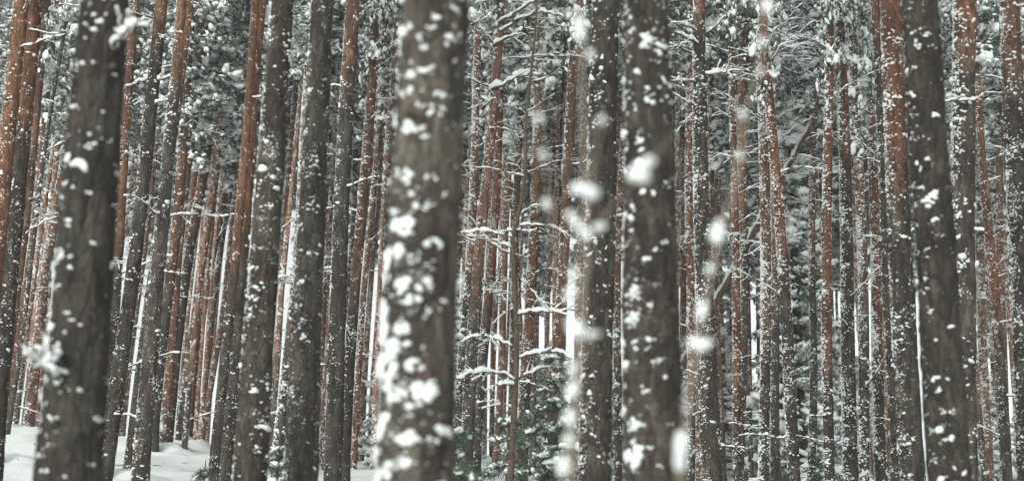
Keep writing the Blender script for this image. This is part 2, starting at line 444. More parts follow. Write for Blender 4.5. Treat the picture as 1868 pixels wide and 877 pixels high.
def stick_snow(g, axis, radf, z0, z1, dens, size, wind, sub, rng, grow=None, vert=False):
    """clumps of blown snow sticking to the bark between heights z0 and z1"""
    rm = radf((z0 + z1) / 2)
    ncl = int(dens * 2 * math.pi * rm * (z1 - z0))
    if ncl < 1: return
    z = rng.uniform(z0, z1, ncl * 3); th = rng.uniform(-math.pi, math.pi, ncl * 3)
    w = ang_weight(th, wind) / 1.6
    # patchiness along the trunk
    w *= np.clip(0.62 + 0.95 * np.sin(z * rng.uniform(1.4, 3.0) + rng.uniform(0, 6)) * np.sin(z * 0.83 + th * 1.3 + rng.uniform(0, 6)) + 0.3 * np.sin(z * 7 + th * 2), 0.06, 1.6)
    if grow is not None: w *= grow(z, th)
    k = rng.random(len(z)) < w
    z, th = z[k], th[k]
    nb = rng.choice([1, 1, 2, 3, 4, 6, 9], len(z))
    zz = np.repeat(z, nb); tt = np.repeat(th, nb)
    base = size * rng.lognormal(0, 0.5, len(z)); base = np.minimum(base, size * 3.2)
    sz = np.repeat(base / nb ** .3, nb) * rng.uniform(.5, 1.1, len(zz))
    r = radf(zz)
    multi = np.repeat(nb > 1, nb)
    sx = np.repeat(base * nb ** .4, nb)
    tt = tt + np.where(multi, rng.normal(0, 1.0, len(zz)) * sx / np.maximum(r, .02), 0)
    zz = zz + np.where(multi, rng.normal(0, 0.55, len(zz)) * sx, 0)
    n = np.stack([np.cos(tt), np.sin(tt), 0 * tt], 1)
    tg = np.stack([-np.sin(tt), np.cos(tt), 0 * tt], 1)
    c = axis(zz) + n * (r + sz * 0.12)[:, None]
    ro = rng.normal(0, .4, len(zz)); ca, sa = np.cos(ro)[:, None], np.sin(ro)[:, None]
    up = np.array([[0, 0, 1.0]])
    a1 = (tg * ca + up * sa) * (sz * rng.uniform(.9, 1.6, len(zz)))[:, None]
    a2 = (-tg * sa + up * ca + n * 0.35) * (sz * rng.uniform(.5, .95, len(zz)))[:, None]
    if vert: a1, a2 = a1 * .55, a2 * 2.6
    a3 = n * (sz * rng.uniform(.35, .6, len(zz)))[:, None]
    blobs(g, c, np.stack([a1, a2, a3], 1), 0.28, sub, 0, rng)

SEEN = []
def pine(xt, xb, wt, wb, Y, rust_y, dens, nbr, label, name='pine_tree', group='pines of the snowy forest',
         size=None, wind=math.pi * 1.06, curve=0.0, H=None, grow=None, seed=None, flare=0.25, tone=None):
    seed = int(abs(xt * 13 + xb * 7 + Y * 101)) if seed is None else seed
    rng = np.random.default_rng(seed)
    Pt, Pb = at(xt, 0, Y), at(xb, 877, Y)
    rt = wt * 0.5 * depth(Pt) / FPX; rb = wb * 0.5 * depth(Pb) / FPX
    kx = (Pt[0] - Pb[0]) / (Pt[2] - Pb[2])
    gz = 0.0; bx = Pb[0]
    for _ in range(6):
        gz = float(ground_z(bx, Y)) - 0.05; bx = Pb[0] + kx * (gz - Pb[2])
    base = np.array([bx, Y, gz])
    H = H or rng.uniform(20.5, 24.5)
    ph = rng.uniform(0, 6.28); amp = 0.0018 * Y * rng.uniform(.4, 1)
    zt, zb = Pt[2] - gz, Pb[2] - gz
    # lean as seen inside the picture; higher up the stem straightens
    def axis(z):
        z = np.asarray(z, float)
        zc = np.minimum(z, zt + 1.0)
        x = kx * zc + amp * np.sin(z * 0.55 + ph) + curve * ((zc - zb) * (zc - zt)) / max(1e-6, (zt - zb) ** 2 / 4)
        return np.stack([x, 0.5 * amp * np.cos(z * .4 + ph), z], -1)
    sl = (rt - rb) / (zt - zb)
    def radf(z):
        z = np.asarray(z, float)
        r = rb + sl * (z - zb)
        r = np.minimum(r, rb * 1.2)
        top = max(rt, 0.03)
        rem = np.clip((H - z) / max(1.0, H - zt), 0, 1)
        r = np.where(z > zt, np.minimum(r, 1e9) * 0 + top * (0.15 + 0.85 * rem), r)
        return np.maximum(r, 0.02) * (1 + flare * np.exp(-np.clip(z, 0, None) / 0.22))
    zr = at((xt + xb) / 2, rust_y, Y)[2] - gz
    near = Y < 13
    ns = 40 if near else (20 if Y < 25 else 12)
    dz = 0.05 if near else (0.12 if Y < 25 else 0.3)
    z0v, z1v = max(-0.3, zb - 1.2), zt + 0.8
    zs = np.unique(np.concatenate([np.linspace(-0.3, max(z0v, -0.29), 8), np.arange(z0v, z1v, dz), np.linspace(z1v, H, 14)]))
    th = np.arange(ns) / ns * 2 * math.pi
    ax = axis(zs); rr = radf(zs)
    Zg, Tg = np.meshgrid(zs, th, indexing='ij')
    lump = 0.035 * np.sin(Tg * 3 + Zg * .7 + ph) * np.sin(Zg * 2.3 + ph) + 0.02 * np.sin(Tg * 5 - Zg * 3.1)
    if Y < 25: lump = lump + rng.normal(0, 0.022, Zg.shape) + 0.02 * np.sin(Tg * 9 + np.sin(Zg * 5) * 2)
    R = rr[:, None] * (1 + lump)
    V = ax[:, None, :] + np.stack([np.cos(Tg) * R, np.sin(Tg) * R, 0 * R], -1)
    n = len(zs); i = np.arange(n - 1)[:, None] * ns; j = np.arange(ns)[None]; j2 = (j + 1) % ns
    F = np.stack([i + j, i + j2, i + ns + j2, i + ns + j], -1).reshape(-1, 4)
    at_ = np.clip((Zg - zr) / (0.045 * Y), -2.2, 2.2).ravel()
    g = Geo(); g.add(V.reshape(-1, 3), F, 0, at_)
    root = thing(name, label, 'pine tree', base, group)
    tk = put('trunk', g.mesh('trunk', [BARK], True, True), root); tv = tone or rng.uniform(.55, .88); tk.color = (tv, tv, tv, 1)
    gs = Geo()
    sz = size or (0.016 if Y < 13 else 0.0135 if Y < 25 else 0.0165 if Y < 35 else 0.022)
    sz *= rng.uniform(.75, 1.35); dens = dens * rng.uniform(.7, 1.25)
    dd = dens * (70 if Y < 13 else 105 if Y < 25 else 85 if Y < 35 else 60)
    lo, hi = max(0.02, z0v), z1v
    stick_snow(gs, axis, radf, lo, hi, dd, sz, wind, 2 if near else 1, rng, grow)
    # a ragged fringe along the windward edge
    fr = rng.uniform(.5, 1.5) * (.3 if near else 1)
    stick_snow(gs, axis, radf, lo, hi, dd * 3.2 * fr, sz * .75, wind, 2 if near else 1, rng,
               lambda z, th: np.exp(-((((th - math.pi * 1.02) + math.pi) % (2 * math.pi) - math.pi) / 0.36) ** 2) * (0.35 + np.clip(np.sin(z * 1.7 + ph), 0, 1)) * 1.6)
    # fine flecks caught in the bark
    stick_snow(gs, axis, radf, lo, hi, dd * 1.2, sz * 0.45, wind - 0.6, 1, rng)
    if Y < 24:                                        # dusting packed into the bark cracks, and broken dead stubs
        stick_snow(gs, axis, radf, lo, hi, dd * 2.6, sz * .26, wind - .3, 1, rng, None, True)
        for b in range(int(rng.integers(3, 7))):
            z = rng.uniform(zb, zt); a = rng.uniform(-math.pi, 0); rr_ = rng.uniform(.010, .020); n3 = np.array([math.cos(a), math.sin(a), rng.uniform(-.1, .4)])
            p0 = axis(z) + n3 * float(radf(z)) * .8; ln_ = float(radf(z)) * .2 + rng.uniform(.015, .06)
            gb = Geo(); tube(gb, [p0, p0 + n3 * ln_ * .7, p0 + n3 * ln_ + [0, 0, .004]], [rr_ * 1.3, rr_, rr_ * .7], 7)
            put('branch_stub', gb.mesh('branch_stub', [TWIG]), root)
    so = put('snow', gs.mesh('snow', [SNOW]), root)
    so['kind'] = 'stuff'
    for b in range(nbr):
        z = rng.uniform(max(lo + .3, zb), zt + .4); k = int(rng.choice([0, 1, 2, 3, 5, 6]))
        a = rng.choice([rng.normal(0, .5), rng.normal(math.pi, .5), rng.uniform(-math.pi, 0)])
        s = rng.uniform(.6, 1.1)
        _branch(root, axis(z) + np.array([math.cos(a), math.sin(a), 0]) * float(radf(z)) * 0.8, a, s, k)
    for b in range((7 if xt > 830 else 4) if Y >= 26 else 0):     # thin dead twigs under the crown
        z = rng.uniform(zb + .35 * (zt - zb), zt + 1.0); a = rng.uniform(-math.pi, math.pi)
        _branch(root, axis(z) + np.array([math.cos(a), math.sin(a), 0]) * float(radf(z)) * 0.8, a, rng.uniform(.7, 1.3), 8 + int(rng.integers(0, 3)))
    cm, cs = CROWNS[int(rng.integers(0, 5))]
    cb = max(H - 12.5, 8.0) if Y < 33 else H - 12.0
    hx = axis(cb)
    cr = put('crown', cm, root, (hx[0], hx[1], cb)); s = (H - cb) / 12.0
    cr.scale = (rng.uniform(.85, 1.1) * (0.42 if Y < 33 else 0.8),) * 2 + (s,); cr.rotation_euler = (0, 0, rng.uniform(0, 6.28))
    put('snow', cs, cr)
    SEEN.append((label, (xt + xb) / 2, Y))
    return root, axis, radf, gz

def _branch(root, p, a, s, k):
    L, bm, sm = BRANCHES[k]
    o = put('branch', bm, root, tuple(p)); o.rotation_euler = (0, 0, a); o.scale = (s, s, s)
    put('snow', sm, o)
    return o

#      xt    xb    wt  wb   Y   rust  dens nbr label
T = [
    (  43,  -50,  27, 31, 19.5, 1000, .7, 3, 'smooth rust-barked pine crossing the top left corner of the photo'),
    (  60,  -14,  29, 38, 21.5,  250, 1.1, 2, 'grey-based pine just behind the rust pine of the top left corner'),
    (  88,  -14,  17, 21, 29.0,  520, .9, 4, 'slim pine, rust above and snow-flecked grey below, second trunk right of the left edge'),
    ( 108,    4,  11, 13, 43.0, 1000, .8, 4, 'very thin rust pine standing on the snow crest near the left edge'),
    ( 124,    0,   7,  9, 37.0, -400, .6, 8, 'spindly dark dead pine stem left of the broad blurred left trunk'),
    ( 130,   58,   8, 11, 46.0, 1000, .8, 4, 'thin rust pine showing just left of the broad blurred left trunk'),
    ( 158,   35,  14, 20, 44.0,  700, 1.3, 2, 'snow-plastered rust pine on the crest hugging the left side of the blurred left trunk'),
    ( 247,  184,  19, 21, 27.0,  480, 1.5, 9, 'rust pine with snowy branch stubs just right of the broad blurred left trunk'),
    ( 298,  192,  22, 29, 22.0,   60, .55, 3, 'dark grey leaning pine right of the blurred left trunk, nearly free of snow'),
    ( 303,  200,  10, 11, 44.0, 1000, .8, 3, 'thin orange pine on the crest before the bright sky gap at left'),
    ( 320,  208,   8,  9, 46.0, 1000, 1., 5, 'thinnest rust pine on the crest, right beside the orange one at the sky gap'),
    ( 329,  258,  17, 33, 21.0,  130, 1., 3, 'dark pine rooted lowest on the open snow slope at left'),
    ( 345,  234,  15, 24, 28.0,  200, 1.4, 1, 'snow-speckled pine leaning out behind the lowest-rooted dark pine'),
    ( 355,  276,  16, 21, 38.0,  430, 1.1, 4, 'grey-footed pine on the crest right of the lowest-rooted dark pine'),
    ( 371,  289,  17, 21, 39.0,  700, 1.1, 3, 'rust pine with red patched foot standing on the crest at left'),
    ( 392,  298,   9, 11, 44.0, 1000, .9, 3, 'thin rust pine squeezed behind two crest pines, left of centre-left row'),
    ( 413,  293,  15, 19, 40.0,  330, 1.1, 4, 'crest pine turning from rust to dark grey, left of the tight thin row'),
    ( 435,  316,  10, 13, 43.0,  620, 1.1, 5, 'slim crest pine, first of the tight row of thin rust trunks'),
    ( 446,  319,  10, 12, 47.0, 1000, 1.2, 2, 'second pine of the tight row of thin rust trunks on the crest'),
    ( 458,  333,  10, 12, 48.0, 1000, 1.2, 2, 'third pine of the tight row of thin rust trunks on the crest'),
    ( 470,  347,   9, 11, 49.0, 1000, 1.2, 2, 'fourth pine of the tight row of thin rust trunks on the crest'),
    ( 481,  360,   9, 11, 47.0, 1000, 1.2, 2, 'rightmost pine of the tight row of thin rust trunks on the crest'),
    ( 468,  391,  14, 20, 24.0,  500, .9, 2, 'slim dark pine reaching the bottom edge left of the mottled rust-topped pine'),
    ( 479,  408,  18, 28, 26.0,  430, .9, 2, 'rust-topped pine with speckled grey base left of the wide grey pine'),
    ( 498,  425,   9, 11, 40.0, 1000, 1., 2, 'thin rust pine hugging the left side of the wide grey pine'),
    ( 551,  488,  10, 12, 42.0, 1000, 1.2, 6, 'thin rust pine in the gap between the two wide grey left pines'),
    ( 577,  506,  14, 20, 36.0,  470, 1.2, 4, 'grey-footed pine half hidden left of the second wide grey pine'),
    ( 612,  575,   8, 10, 46.0, 1000, 1., 2, 'sliver of thin rust pine between second wide grey pine and ledge-snow pine'),
    ( 643,  604,  25, 33, 22.0,  150, 1., 3, 'pine with four snow ledges and a broken snowy branch stub at top'),
    ( 650,  598,  10, 11, 44.0, 1000, 1.1, 6, 'thin rust pine peeking out right behind the ledge-snow pine'),
    ( 670,  606,   9, 10, 48.0, 1000, 1.1, 5, 'far thin rust pine left of the red-patched rust pine'),
    ( 684,  628,  16, 22, 29.0,  430, 1.2, 4, 'rust pine with red lichen patches on its foot left of the big centre trunk'),
    ( 706,  641,  10, 12, 40.0, 1000, 1.6, 7, 'thin rust snow-crusted pine nearest the left side of the big centre trunk'),
    ( 878,  834,  12, 19, 33.0,  420, 1.3, 6, 'slim rust pine nearest the right side of the big centre trunk'),
    ( 912,  847,  14, 25, 29.0,  430, 1.5, 5, 'flaky rust pine with dark snowy foot, second right of the centre trunk'),
    ( 924,  869,  11, 20, 35.0,  440, 1.3, 6, 'dark-footed slim pine, third right of the big centre trunk'),
    ( 922,  968,   8, 10, 41.0, 1000, .9, 3, 'bare thin rust stem leaning left behind the crooked sapling'),
    ( 948,  900,  11, 13, 38.0, 1000, 1.1, 5, 'straight rust pine left behind the crooked bare sapling'),
    ( 959,  925,  12, 13, 36.0, 1000, 1.3, 8, 'bright rust pine directly behind the crooked bare sapling'),
    ( 990,  952,  12, 25, 33.0,  560, 1.2, 9, 'pine with broad dark foot right behind the crooked bare sapling'),
    (1032, 1003,   9, 12, 40.0, 1000, 1.2, 8, 'thin rust pine left of the twin snow blobs of the near sapling'),
    (1059,  995,  17, 21, 30.0,  640, .8, 4, 'smooth rust pine leaning right behind the near blurred sapling'),
    (1078, 1040,   8, 11, 44.0, 1000, 1.4, 3, 'thin snowy rust pine tight against the left of the dark twin trunk'),
    (1141, 1122,  10, 16, 36.0,  560, 1.4, 3, 'thin pine in the slit between the dark twin trunk and its blurred neighbour'),
    (1258, 1259,  10, 16, 36.0,  600, 1.5, 6, 'thin rust pine right beside the blurred trunk right of centre'),
    (1274, 1295,  21, 40, 23.0,   40, .9, 3, 'dark pine with a whorl of snowy branches near its top, right of centre'),
    (1298, 1303,   9, 11, 40.0, 1000, .9, 5, 'thin rust pine along the right edge of the whorl-branched pine'),
    (1334, 1347,   9, 17, 32.0,  680, .8, 3, 'straight clean rust pine, left one of a close pair right of centre'),
    (1356, 1352,  13, 15, 33.0,  330, 1., 3, 'straight pine, right one of a close pair, rust over dark grey'),
    (1358, 1366,   9, 11, 42.0, 1000, 1.2, 5, 'rust pine showing between the close pair and the snow-collared pine'),
    (1394, 1395,  18, 19, 30.0,  520, 1.3, 5, 'rust pine with many snow collars under the round white snow ball'),
    (1392, 1452,  15, 24, 28.0,  480, 1.2, 3, 'pine leaning left out of the snow-collared pine, dark below'),
    (1404, 1419,  12, 18, 31.0,  430, 1.3, 3, 'dark lower trunk between the snow-collared pine and the leaning one'),
    (1400, 1438,   9, 12, 44.0, 1000, 1.3, 3, 'thin rust pine in the narrow slit under the leaning pine'),
    (1455, 1470,   8, 10, 46.0, 1000, 2., 4, 'thin pale snowy pine left of the finely flecked slim pine'),
    (1472, 1497,   8, 10, 44.0, 1000, 1.4, 4, 'thin rust pine crossing behind the finely flecked slim pine'),
    (1490, 1478,  10, 15, 38.0,  400, 2., 4, 'slim finely flecked pine beside the dark hanging evergreen boughs'),
    (1511, 1511,  15, 20, 26.0,  650, .9, 2, 'vertical brown-rust pine with large snow caps, first of four at right'),
    (1530, 1556,  19, 28, 27.0,  290, 1.2, 3, 'orange pine turning grey in the middle, second of four at right'),
    (1558, 1580,  15, 21, 30.0,  440, 1.3, 4, 'orange pine turning grey in the middle, third of four at right'),
    (1577, 1612,  14, 23, 31.0,  560, 1.5, 4, 'dark rust heavily flecked pine, last of four before the wide rust pine'),
    (1594, 1640,  16, 20, 24.0,   80, .8, 4, 'dark stem against the left side of the wide rust pine'),
    (1602, 1640,   8, 11, 44.0, 1000, 1.1, 3, 'thin rust stem low down left of the foot of the wide rust pine'),
    (1770, 1804,  13, 17, 42.0, 1000, 1.3, 10, 'far rust pine with snowy herringbone branches behind the gap at right'),
    (1772, 1838,  12, 22, 34.0,  500, 1., 10, 'pine leaning left with herringbone branches right of the widest dark pine'),
    (1824, 1830,  11, 15, 36.0,  760, .7, 4, 'slim straight cinnamon pine in the right gap'),
    (1863, 1888,  11, 14, 35.0, 1000, 1., 3, 'thin rust pine behind the right edge pine'),
    (1842, 1877,  36, 42, 19.0,  130, 1., 2, 'mottled pine at the right edge, rust flank and snow-capped top'),
]
BUILT = {row[-1]: pine(*row[:5], row[5] + (90 if row[4] > 28 else 0), row[6] * (.8 if row[0] < 500 else 1.05), int(row[7] * (1.6 if 840 < row[0] < 1080 or 1240 < row[0] < 1500 else 1)), row[8]) for row in T}
def tree_of(words): return next(v for k, v in BUILT.items() if words in k)

def left_heavy(z, th): return 0.45 + 1.9 * np.clip(np.cos(th - math.pi * 1.12), 0, 1) ** 2
def centre_grow(zb, zt):
    def f(z, th):
        low = np.clip((zt - z) / (zt - zb) * 1.5 - 0.2, 0.25, 1.2)
        return low * (0.5 + 1.6 * np.clip(np.cos(th - math.pi * 1.22), 0, 1))
    return f
# the wide and near trunks
r8 = pine(190, 122, 86, 120, 7.9, -300, .35, 0, 'broad blurred dark grey trunk near the left edge', size=.016, grow=left_heavy, H=21, tone=.54)
r28 = pine(516, 456, 40, 64, 13.2, -120, .7, 0, 'wide sharp grey pine, left one of two wide trunks left of centre', size=.0125, H=22)
r31 = pine(589, 549, 39, 62, 14.2, -300, .75, 0, 'second wide sharp grey pine, between the wide grey pine and ledge-snow pine', size=.0125, H=22)
r37 = pine(789, 754, 118, 142, 6.3, -300, .85, 0, 'biggest trunk in the photo, blurred grey with thick snow clumps, at centre-left', size=.0125,
     grow=centre_grow(1.2, 3.6), wind=math.pi * 1.15, H=20, tone=.86)
r49 = pine(1107, 1082, 50, 59, 14.5, -60, .35, 0, 'dark trunk, left one of the broad pair right of the crooked sapling', size=.014, H=22)
r51 = pine(1183, 1195, 79, 114, 8.7, -300, .4, 0, 'blurred broad olive-grey trunk, right one of the broad pair right of centre', size=.0145, H=22)
r68 = pine(1621, 1667, 37, 47, 17.0, 330, .75, 2, 'wide rust pine with snow ledges, left of the widest dark pine at right', size=.014, H=22)
r69 = pine(1678, 1736, 62, 78, 11.0, -300, .35, 0, 'widest dark brown pine at right, sharp snow dots on smooth bark', size=.0145, H=22)
pine(1756, 1764, 40, 45, 17.0, 90, .55, 0, 'dark pine with a thick white snow streak, right of the widest dark pine', size=.024,
     grow=lambda z, th: 0.2 + 2.6 * np.clip(np.cos(th - math.pi * 1.15), 0, 1) ** 3, H=22)

# ------------------------------------------------------------------ far pines (crowned, beyond the crest)
GAPS = [(155, 'left of the broad blurred left trunk'), (490, 'between the blurred left trunk and the wide grey pine'),
        (775, 'between the wide grey pine and the biggest centre trunk'), (1140, 'between the biggest centre trunk and the broad pair'),
        (1640, 'between the broad pair and the wide rust pine'), (9999, 'right of the wide rust pine')]
def gap(px):
    for x, s in GAPS:
        if px < x: return s
def far_trunk(seed, H=23.0, r=0.13):
    rng = np.random.default_rng(seed)
    zs = np.linspace(-1.5, H, 40); ns = 9; ph = rng.uniform(0, 6)
    def axis(z): z = np.asarray(z, float); return np.stack([.08 * np.sin(z * .35 + ph), .05 * np.cos(z * .3 + ph), z], -1)
    def radf(z): return r * (1 - 0.85 * np.clip(np.asarray(z, float), 0, H) / H)
    th = np.arange(ns) / ns * 2 * math.pi
    V = axis(zs)[:, None] + radf(zs)[:, None, None] * np.stack([np.cos(th), np.sin(th), 0 * th], -1)[None]
    i = np.arange(len(zs) - 1)[:, None] * ns; j = np.arange(ns)[None]; j2 = (j + 1) % ns
    g = Geo(); g.add(V.reshape(-1, 3), np.stack([i + j, i + j2, i + ns + j2, i + ns + j], -1).reshape(-1, 4), 0,
                     np.repeat(np.clip((zs - rng.uniform(-1, 3.5)) / 2.0, -2, 2), ns))
    gs = Geo(); stick_snow(gs, axis, radf, 0.2, H - 5, 70, 0.034, math.pi * 1.1, 1, rng)
    return g.mesh('trunk', [BARK], True, True), gs.mesh('snow', [SNOW])
FT = [far_trunk(60 + i, 23.0, r) for i, r in enumerate((.12, .14, .11, .13))]

def far_pine(px, Y, seed, cb=None, thin=False):
    rng = np.random.default_rng(seed)
    p = at(px, 440, Y); x = p[0] + (440 - 438) * 0
    gz = float(ground_z(x, Y))
    H = rng.uniform(20, 25)
    root = thing('pine_tree', 'distant thin pine with snowy crown ' + gap(px), 'pine tree', (x, Y, gz), 'distant pines ' + gap(px))
    tm, ts = FT[int(rng.integers(0, 4))]
    s = H / 23.0
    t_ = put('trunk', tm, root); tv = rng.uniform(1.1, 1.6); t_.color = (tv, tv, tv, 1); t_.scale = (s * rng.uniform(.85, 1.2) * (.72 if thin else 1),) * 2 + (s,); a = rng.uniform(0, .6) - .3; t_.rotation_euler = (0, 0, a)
    sn = put('snow', ts, root); sn.scale = t_.scale; sn.rotation_euler = (0, 0, a); sn['kind'] = 'stuff'
    cm, cs = CROWNS[int(rng.integers(0, 5))]
    cb = rng.uniform(12.5, 15) if thin else rng.uniform(7.5, 10.5)
    c = put('crown', cm, root, (0, 0, cb)); k = rng.uniform(.95, 1.3) * (.6 if thin else 1); c.scale = (k, k, (H - cb + .6) / 12.0); c.rotation_euler = (0, 0, rng.uniform(0, 6.28))
    put('snow', cs, c)

def in_gap(px):
    # columns where the photo shows clear sky between the lower trunks
    return 10 < px < 62 or 236 < px < 312
i = 0
for Y, step in ((53, 116),):
    px = -70 + (i * 37) % step
    while px < 1940:
        q = px + random.uniform(-22, 22)
        if not in_gap(q):
            far_pine(q, Y + random.uniform(-2, 2), 500 + i)
        px += step; i += 1

for q, Y in ((222, 52), (326, 51), (2, 53), (74, 54), (264, 57), (300, 62)):
    far_pine(q, Y, 1300 + q)
for Y, step in ((47.5, 58), (51, 52), (56, 46), (64, 36)):
    px = -40 + (i * 29) % step
    while px < 1920:
        q = px + random.uniform(-24, 24)
        if not in_gap(q) and not 700 < q < 830 and not 1150 < q < 1230 and not 1690 < q < 1770: far_pine(q, Y + random.uniform(-2.5, 2.5), 900 + i, thin=True)
        px += step; i += 1

for q, Y in ((358, 46.5), (373, 49), (386, 47), (893, 47), (906, 50), (1316, 48), (1331, 53), (1024, 50), (540, 49)): far_pine(q, Y, 1400 + q, thin=True)
for a_, b_, stp in ((300, 480, 34), (520, 715, 36), (850, 1075, 34), (1235, 1650, 33), (1775, 1880, 30)):
    px = a_
    while px < b_:
        q = px + random.uniform(-10, 10)
        if not in_gap(q): far_pine(q, random.uniform(37, 45.5), 1500 + i, thin=True)
        px += stp; i += 1

# snow-laden young spruces beyond the crest, under the far crowns
def spruce_tree(px, Y, k, s, label, group=None, z=None):
    p = at(px, 600, Y); gz = float(ground_z(p[0], Y)) - 0.05
    root = thing('spruce_tree', label, 'spruce', (p[0], Y, gz), group)
    H, tm, cm, cs = SPRUCES[k]
    rz = random.uniform(0, 6.28)
    for nm, me in (('trunk', tm), ('crown', cm)):
        o = put(nm, me, root); o.scale = (s, s, s); o.rotation_euler = (0, 0, rz)
        if nm == 'crown': put('snow', cs, o)
    return root
for q, Y, k_ in ((1326, 50, 1), (1012, 53, 1), (1312, 56, 2)):
    spruce_tree(q, Y, k_, 1.1, 'snow-laden young spruce beyond the crest ' + gap(q), 'snowy young spruces ' + gap(q))
j = 0
for Y, step in ((48, 62), (54, 66), (61, 70)):
    px = 470.0
    while px < 1930:
        q = px + random.uniform(-20, 20)
        big = q > 1230
        if not (880 < q < 925) and random.random() < (.5 if big else .3):
            spruce_tree(q, Y + random.uniform(-2, 2), int(random.choice([0, 1, 1, 2, 2] if big else [0, 1, 3])), random.uniform(.85, 1.25),
                        'snow-laden young spruce beyond the crest ' + gap(q), 'snowy young spruces ' + gap(q))
        px += step; j += 1

WELLS = [(o.location[0], o.location[1]) for o in COL.objects if o.type == 'EMPTY' and o.get('category') == 'pine tree' and o.location[1] < 46]
build_ground()
# ------------------------------------------------------------------ individually seen snow clumps on the wide trunks
def clumps(built, Y, ox, oy, lst, k=1.994, sc=0.62, seed=1, sub=2):
    root, axis, radf, gz = built
    rng = np.random.default_rng(seed)
    C, A = [], []
    for e in lst:
        zx, zy, rx = e[0], e[1], e[2]; ry = e[3] if len(e) > 3 else rx * 0.8
        px, py = ox + zx / k, oy + zy / k
        Q = at(px, py, Y); z = Q[2] - gz
        a = axis(z); r = float(radf(z))
        if (Q[0] - root.location[0] - a[0]) / r < -1.22: continue
        d = float(np.clip((Q[0] - root.location[0] - a[0]) / r, -0.985, 0.95))
        n = np.array([d, -math.sqrt(1 - d * d), 0]); tg = np.array([-n[1], n[0], 0]); up = np.array([0, 0, 1.0])
        m = depth(Q) / FPX / k * sc
        p = a + n * r
        p[2] -= 0.0
        nb = 3 + int(rx * ry > 250) * 3 + int(rx * ry > 900) * 6 + int(rx * ry > 1700) * 6
        for q in range(nb):                       # a ragged patch: many small lumps plastered side by side
            f = rng.uniform(.26, .58) * (1.0 if nb < 5 else .8)
            u = rng.uniform(-1, 1) * 1.05; v_ = rng.uniform(-1, 1) * .8 * math.sqrt(1 - u * u * .8)
            o = (tg * u * rx + up * v_ * ry) * m
            wx, wy = rx * m * f * rng.uniform(.8, 1.5), min(ry * m * f * 1.1, rx * m * f); wn = min(wx, wy) * 0.6
            q0 = p + o; hz = q0[:2] - a[:2]; q0[:2] = a[:2] + hz / np.linalg.norm(hz) * r      # stay on the bark
            n2 = np.array([*(hz / np.linalg.norm(hz)), 0.0]); t2 = np.array([-n2[1], n2[0], 0])
            ro = rng.normal(-.1, .45)
            C.append(q0 + n2 * wn * .15)
            A.append([(t2 * math.cos(ro) + up * math.sin(ro)) * wx, (-t2 * math.sin(ro) + up * math.cos(ro) + n2 * .25) * wy, n2 * wn])
    g = Geo(); blobs(g, C, A, 0.26, sub, 0, rng)
    o = put('snow_clump', g.mesh('snow_clump', [SNOW]), root); o['kind'] = 'stuff'

clumps(r37, 6.3, 460, 0, [(670,110,22),(560,140,40,30),(655,155,18),(725,180,24),(710,205,15),(630,220,18),(615,185,20),(520,200,15,30),
    (575,268,18),(580,310,25),(690,390,24),(565,370,28),(540,295,20),(520,330,14,30),(665,460,26),(615,430,18),(525,450,30,40),(578,508,30),
    (635,512,18),(500,550,20,30),(570,680,25,40),(655,688,22),(530,650,20,30),(625,790,30,18),(520,795,25),(580,745,18),(705,740,15),
    (540,850,60,30),(740,72,18),(515,120,18,26),(505,440,18,22),(490,610,16,24),(480,720,16,28)], seed=37, sc=0.84)
clumps(r37, 6.3, 460, 437, [(570,15,35,20),(510,70,55,40),(670,50,30,24),(560,190,35,28),(630,195,32),(585,255,32),(470,110,40,50),(480,270,50,55),
    (550,340,22,30),(465,350,50,50),(520,410,35),(440,400,25),(490,480,60,60),(600,485,30),(430,560,30),(535,590,38,28),(635,575,45,35),
    (665,550,20),(600,635,25),(490,665,35),(470,715,35,40),(570,745,38,30),(660,750,22),(450,790,40),(540,830,50,25),(480,870,40,30),
    (700,720,35,25),(420,620,25),(655,600,30),(440,200,28,40),(430,300,22,40),(420,480,20,40)], seed=38, sc=0.92)
clumps(r8, 7.9, 0, 0, [(305,262,18,13),(275,310,18,10),(268,270,14,40),(432,295,12),(440,485,13),(265,600,30,18),(250,690,26,14),(410,695,20,10),
    (240,480,18,12),(262,370,14,20),(350,735,14,8),(215,850,18,25),(370,265,12,8),(445,615,10)], seed=8, sc=0.85)
clumps(r8, 7.9, 0, 437, [(245,80,15,20),(200,280,22),(270,292,18,8),(290,320,14,8),(180,240,22),(160,400,50,40),(170,440,40,35),(150,570,36,35),(222,665,20),
    (150,700,30,20),(165,795,22,10),(380,660,15),(265,500,22,12),(350,825,20,10),(235,405,18),(370,40,14,9),(200,20,20,26),(190,860,22,16),(240,545,16,8),(195,105,14,22)], seed=9, sc=0.9)
clumps(r51, 8.7, 930, 0, [(545,195,24,18),(420,30,14,30),(425,60,20,10),(450,418,22,24),(435,325,12),(430,235,18,20),(430,480,18),(588,460,14),(435,88,12),
    (495,730,32,26),(435,555,12),(460,550,10,7),(560,690,12),(440,860,16),(520,115,10,6)], seed=51, sc=0.75)
clumps(r51, 8.7, 930, 437, [(520,62,18,11),(485,95,22,18),(550,35,16,11),(445,205,28,35),(440,300,30,50),(500,385,22,12),(495,420,15),(520,465,18),(548,518,15),
    (610,550,16),(430,600,14,18),(440,690,30,35),(440,800,50,60),(535,850,22,30),(500,775,14),(575,690,14,8),(600,372,14,9),(480,560,20,30),(455,745,30,20)], seed=52, sc=0.78)
clumps(r49, 14.5, 930, 0, [(368,160,16,18),(310,52,20,10),(332,320,20,12),(310,130,10),(305,150,8),(300,260,8),(330,500,8)], seed=49)
clumps(r49, 14.5, 930, 437, [(285,65,20,12),(345,90,14,8),(318,100,10),(290,560,12),(300,720,14,22),(262,800,20,20),(265,845,16,22),(300,605,8),(340,545,6)], seed=50)
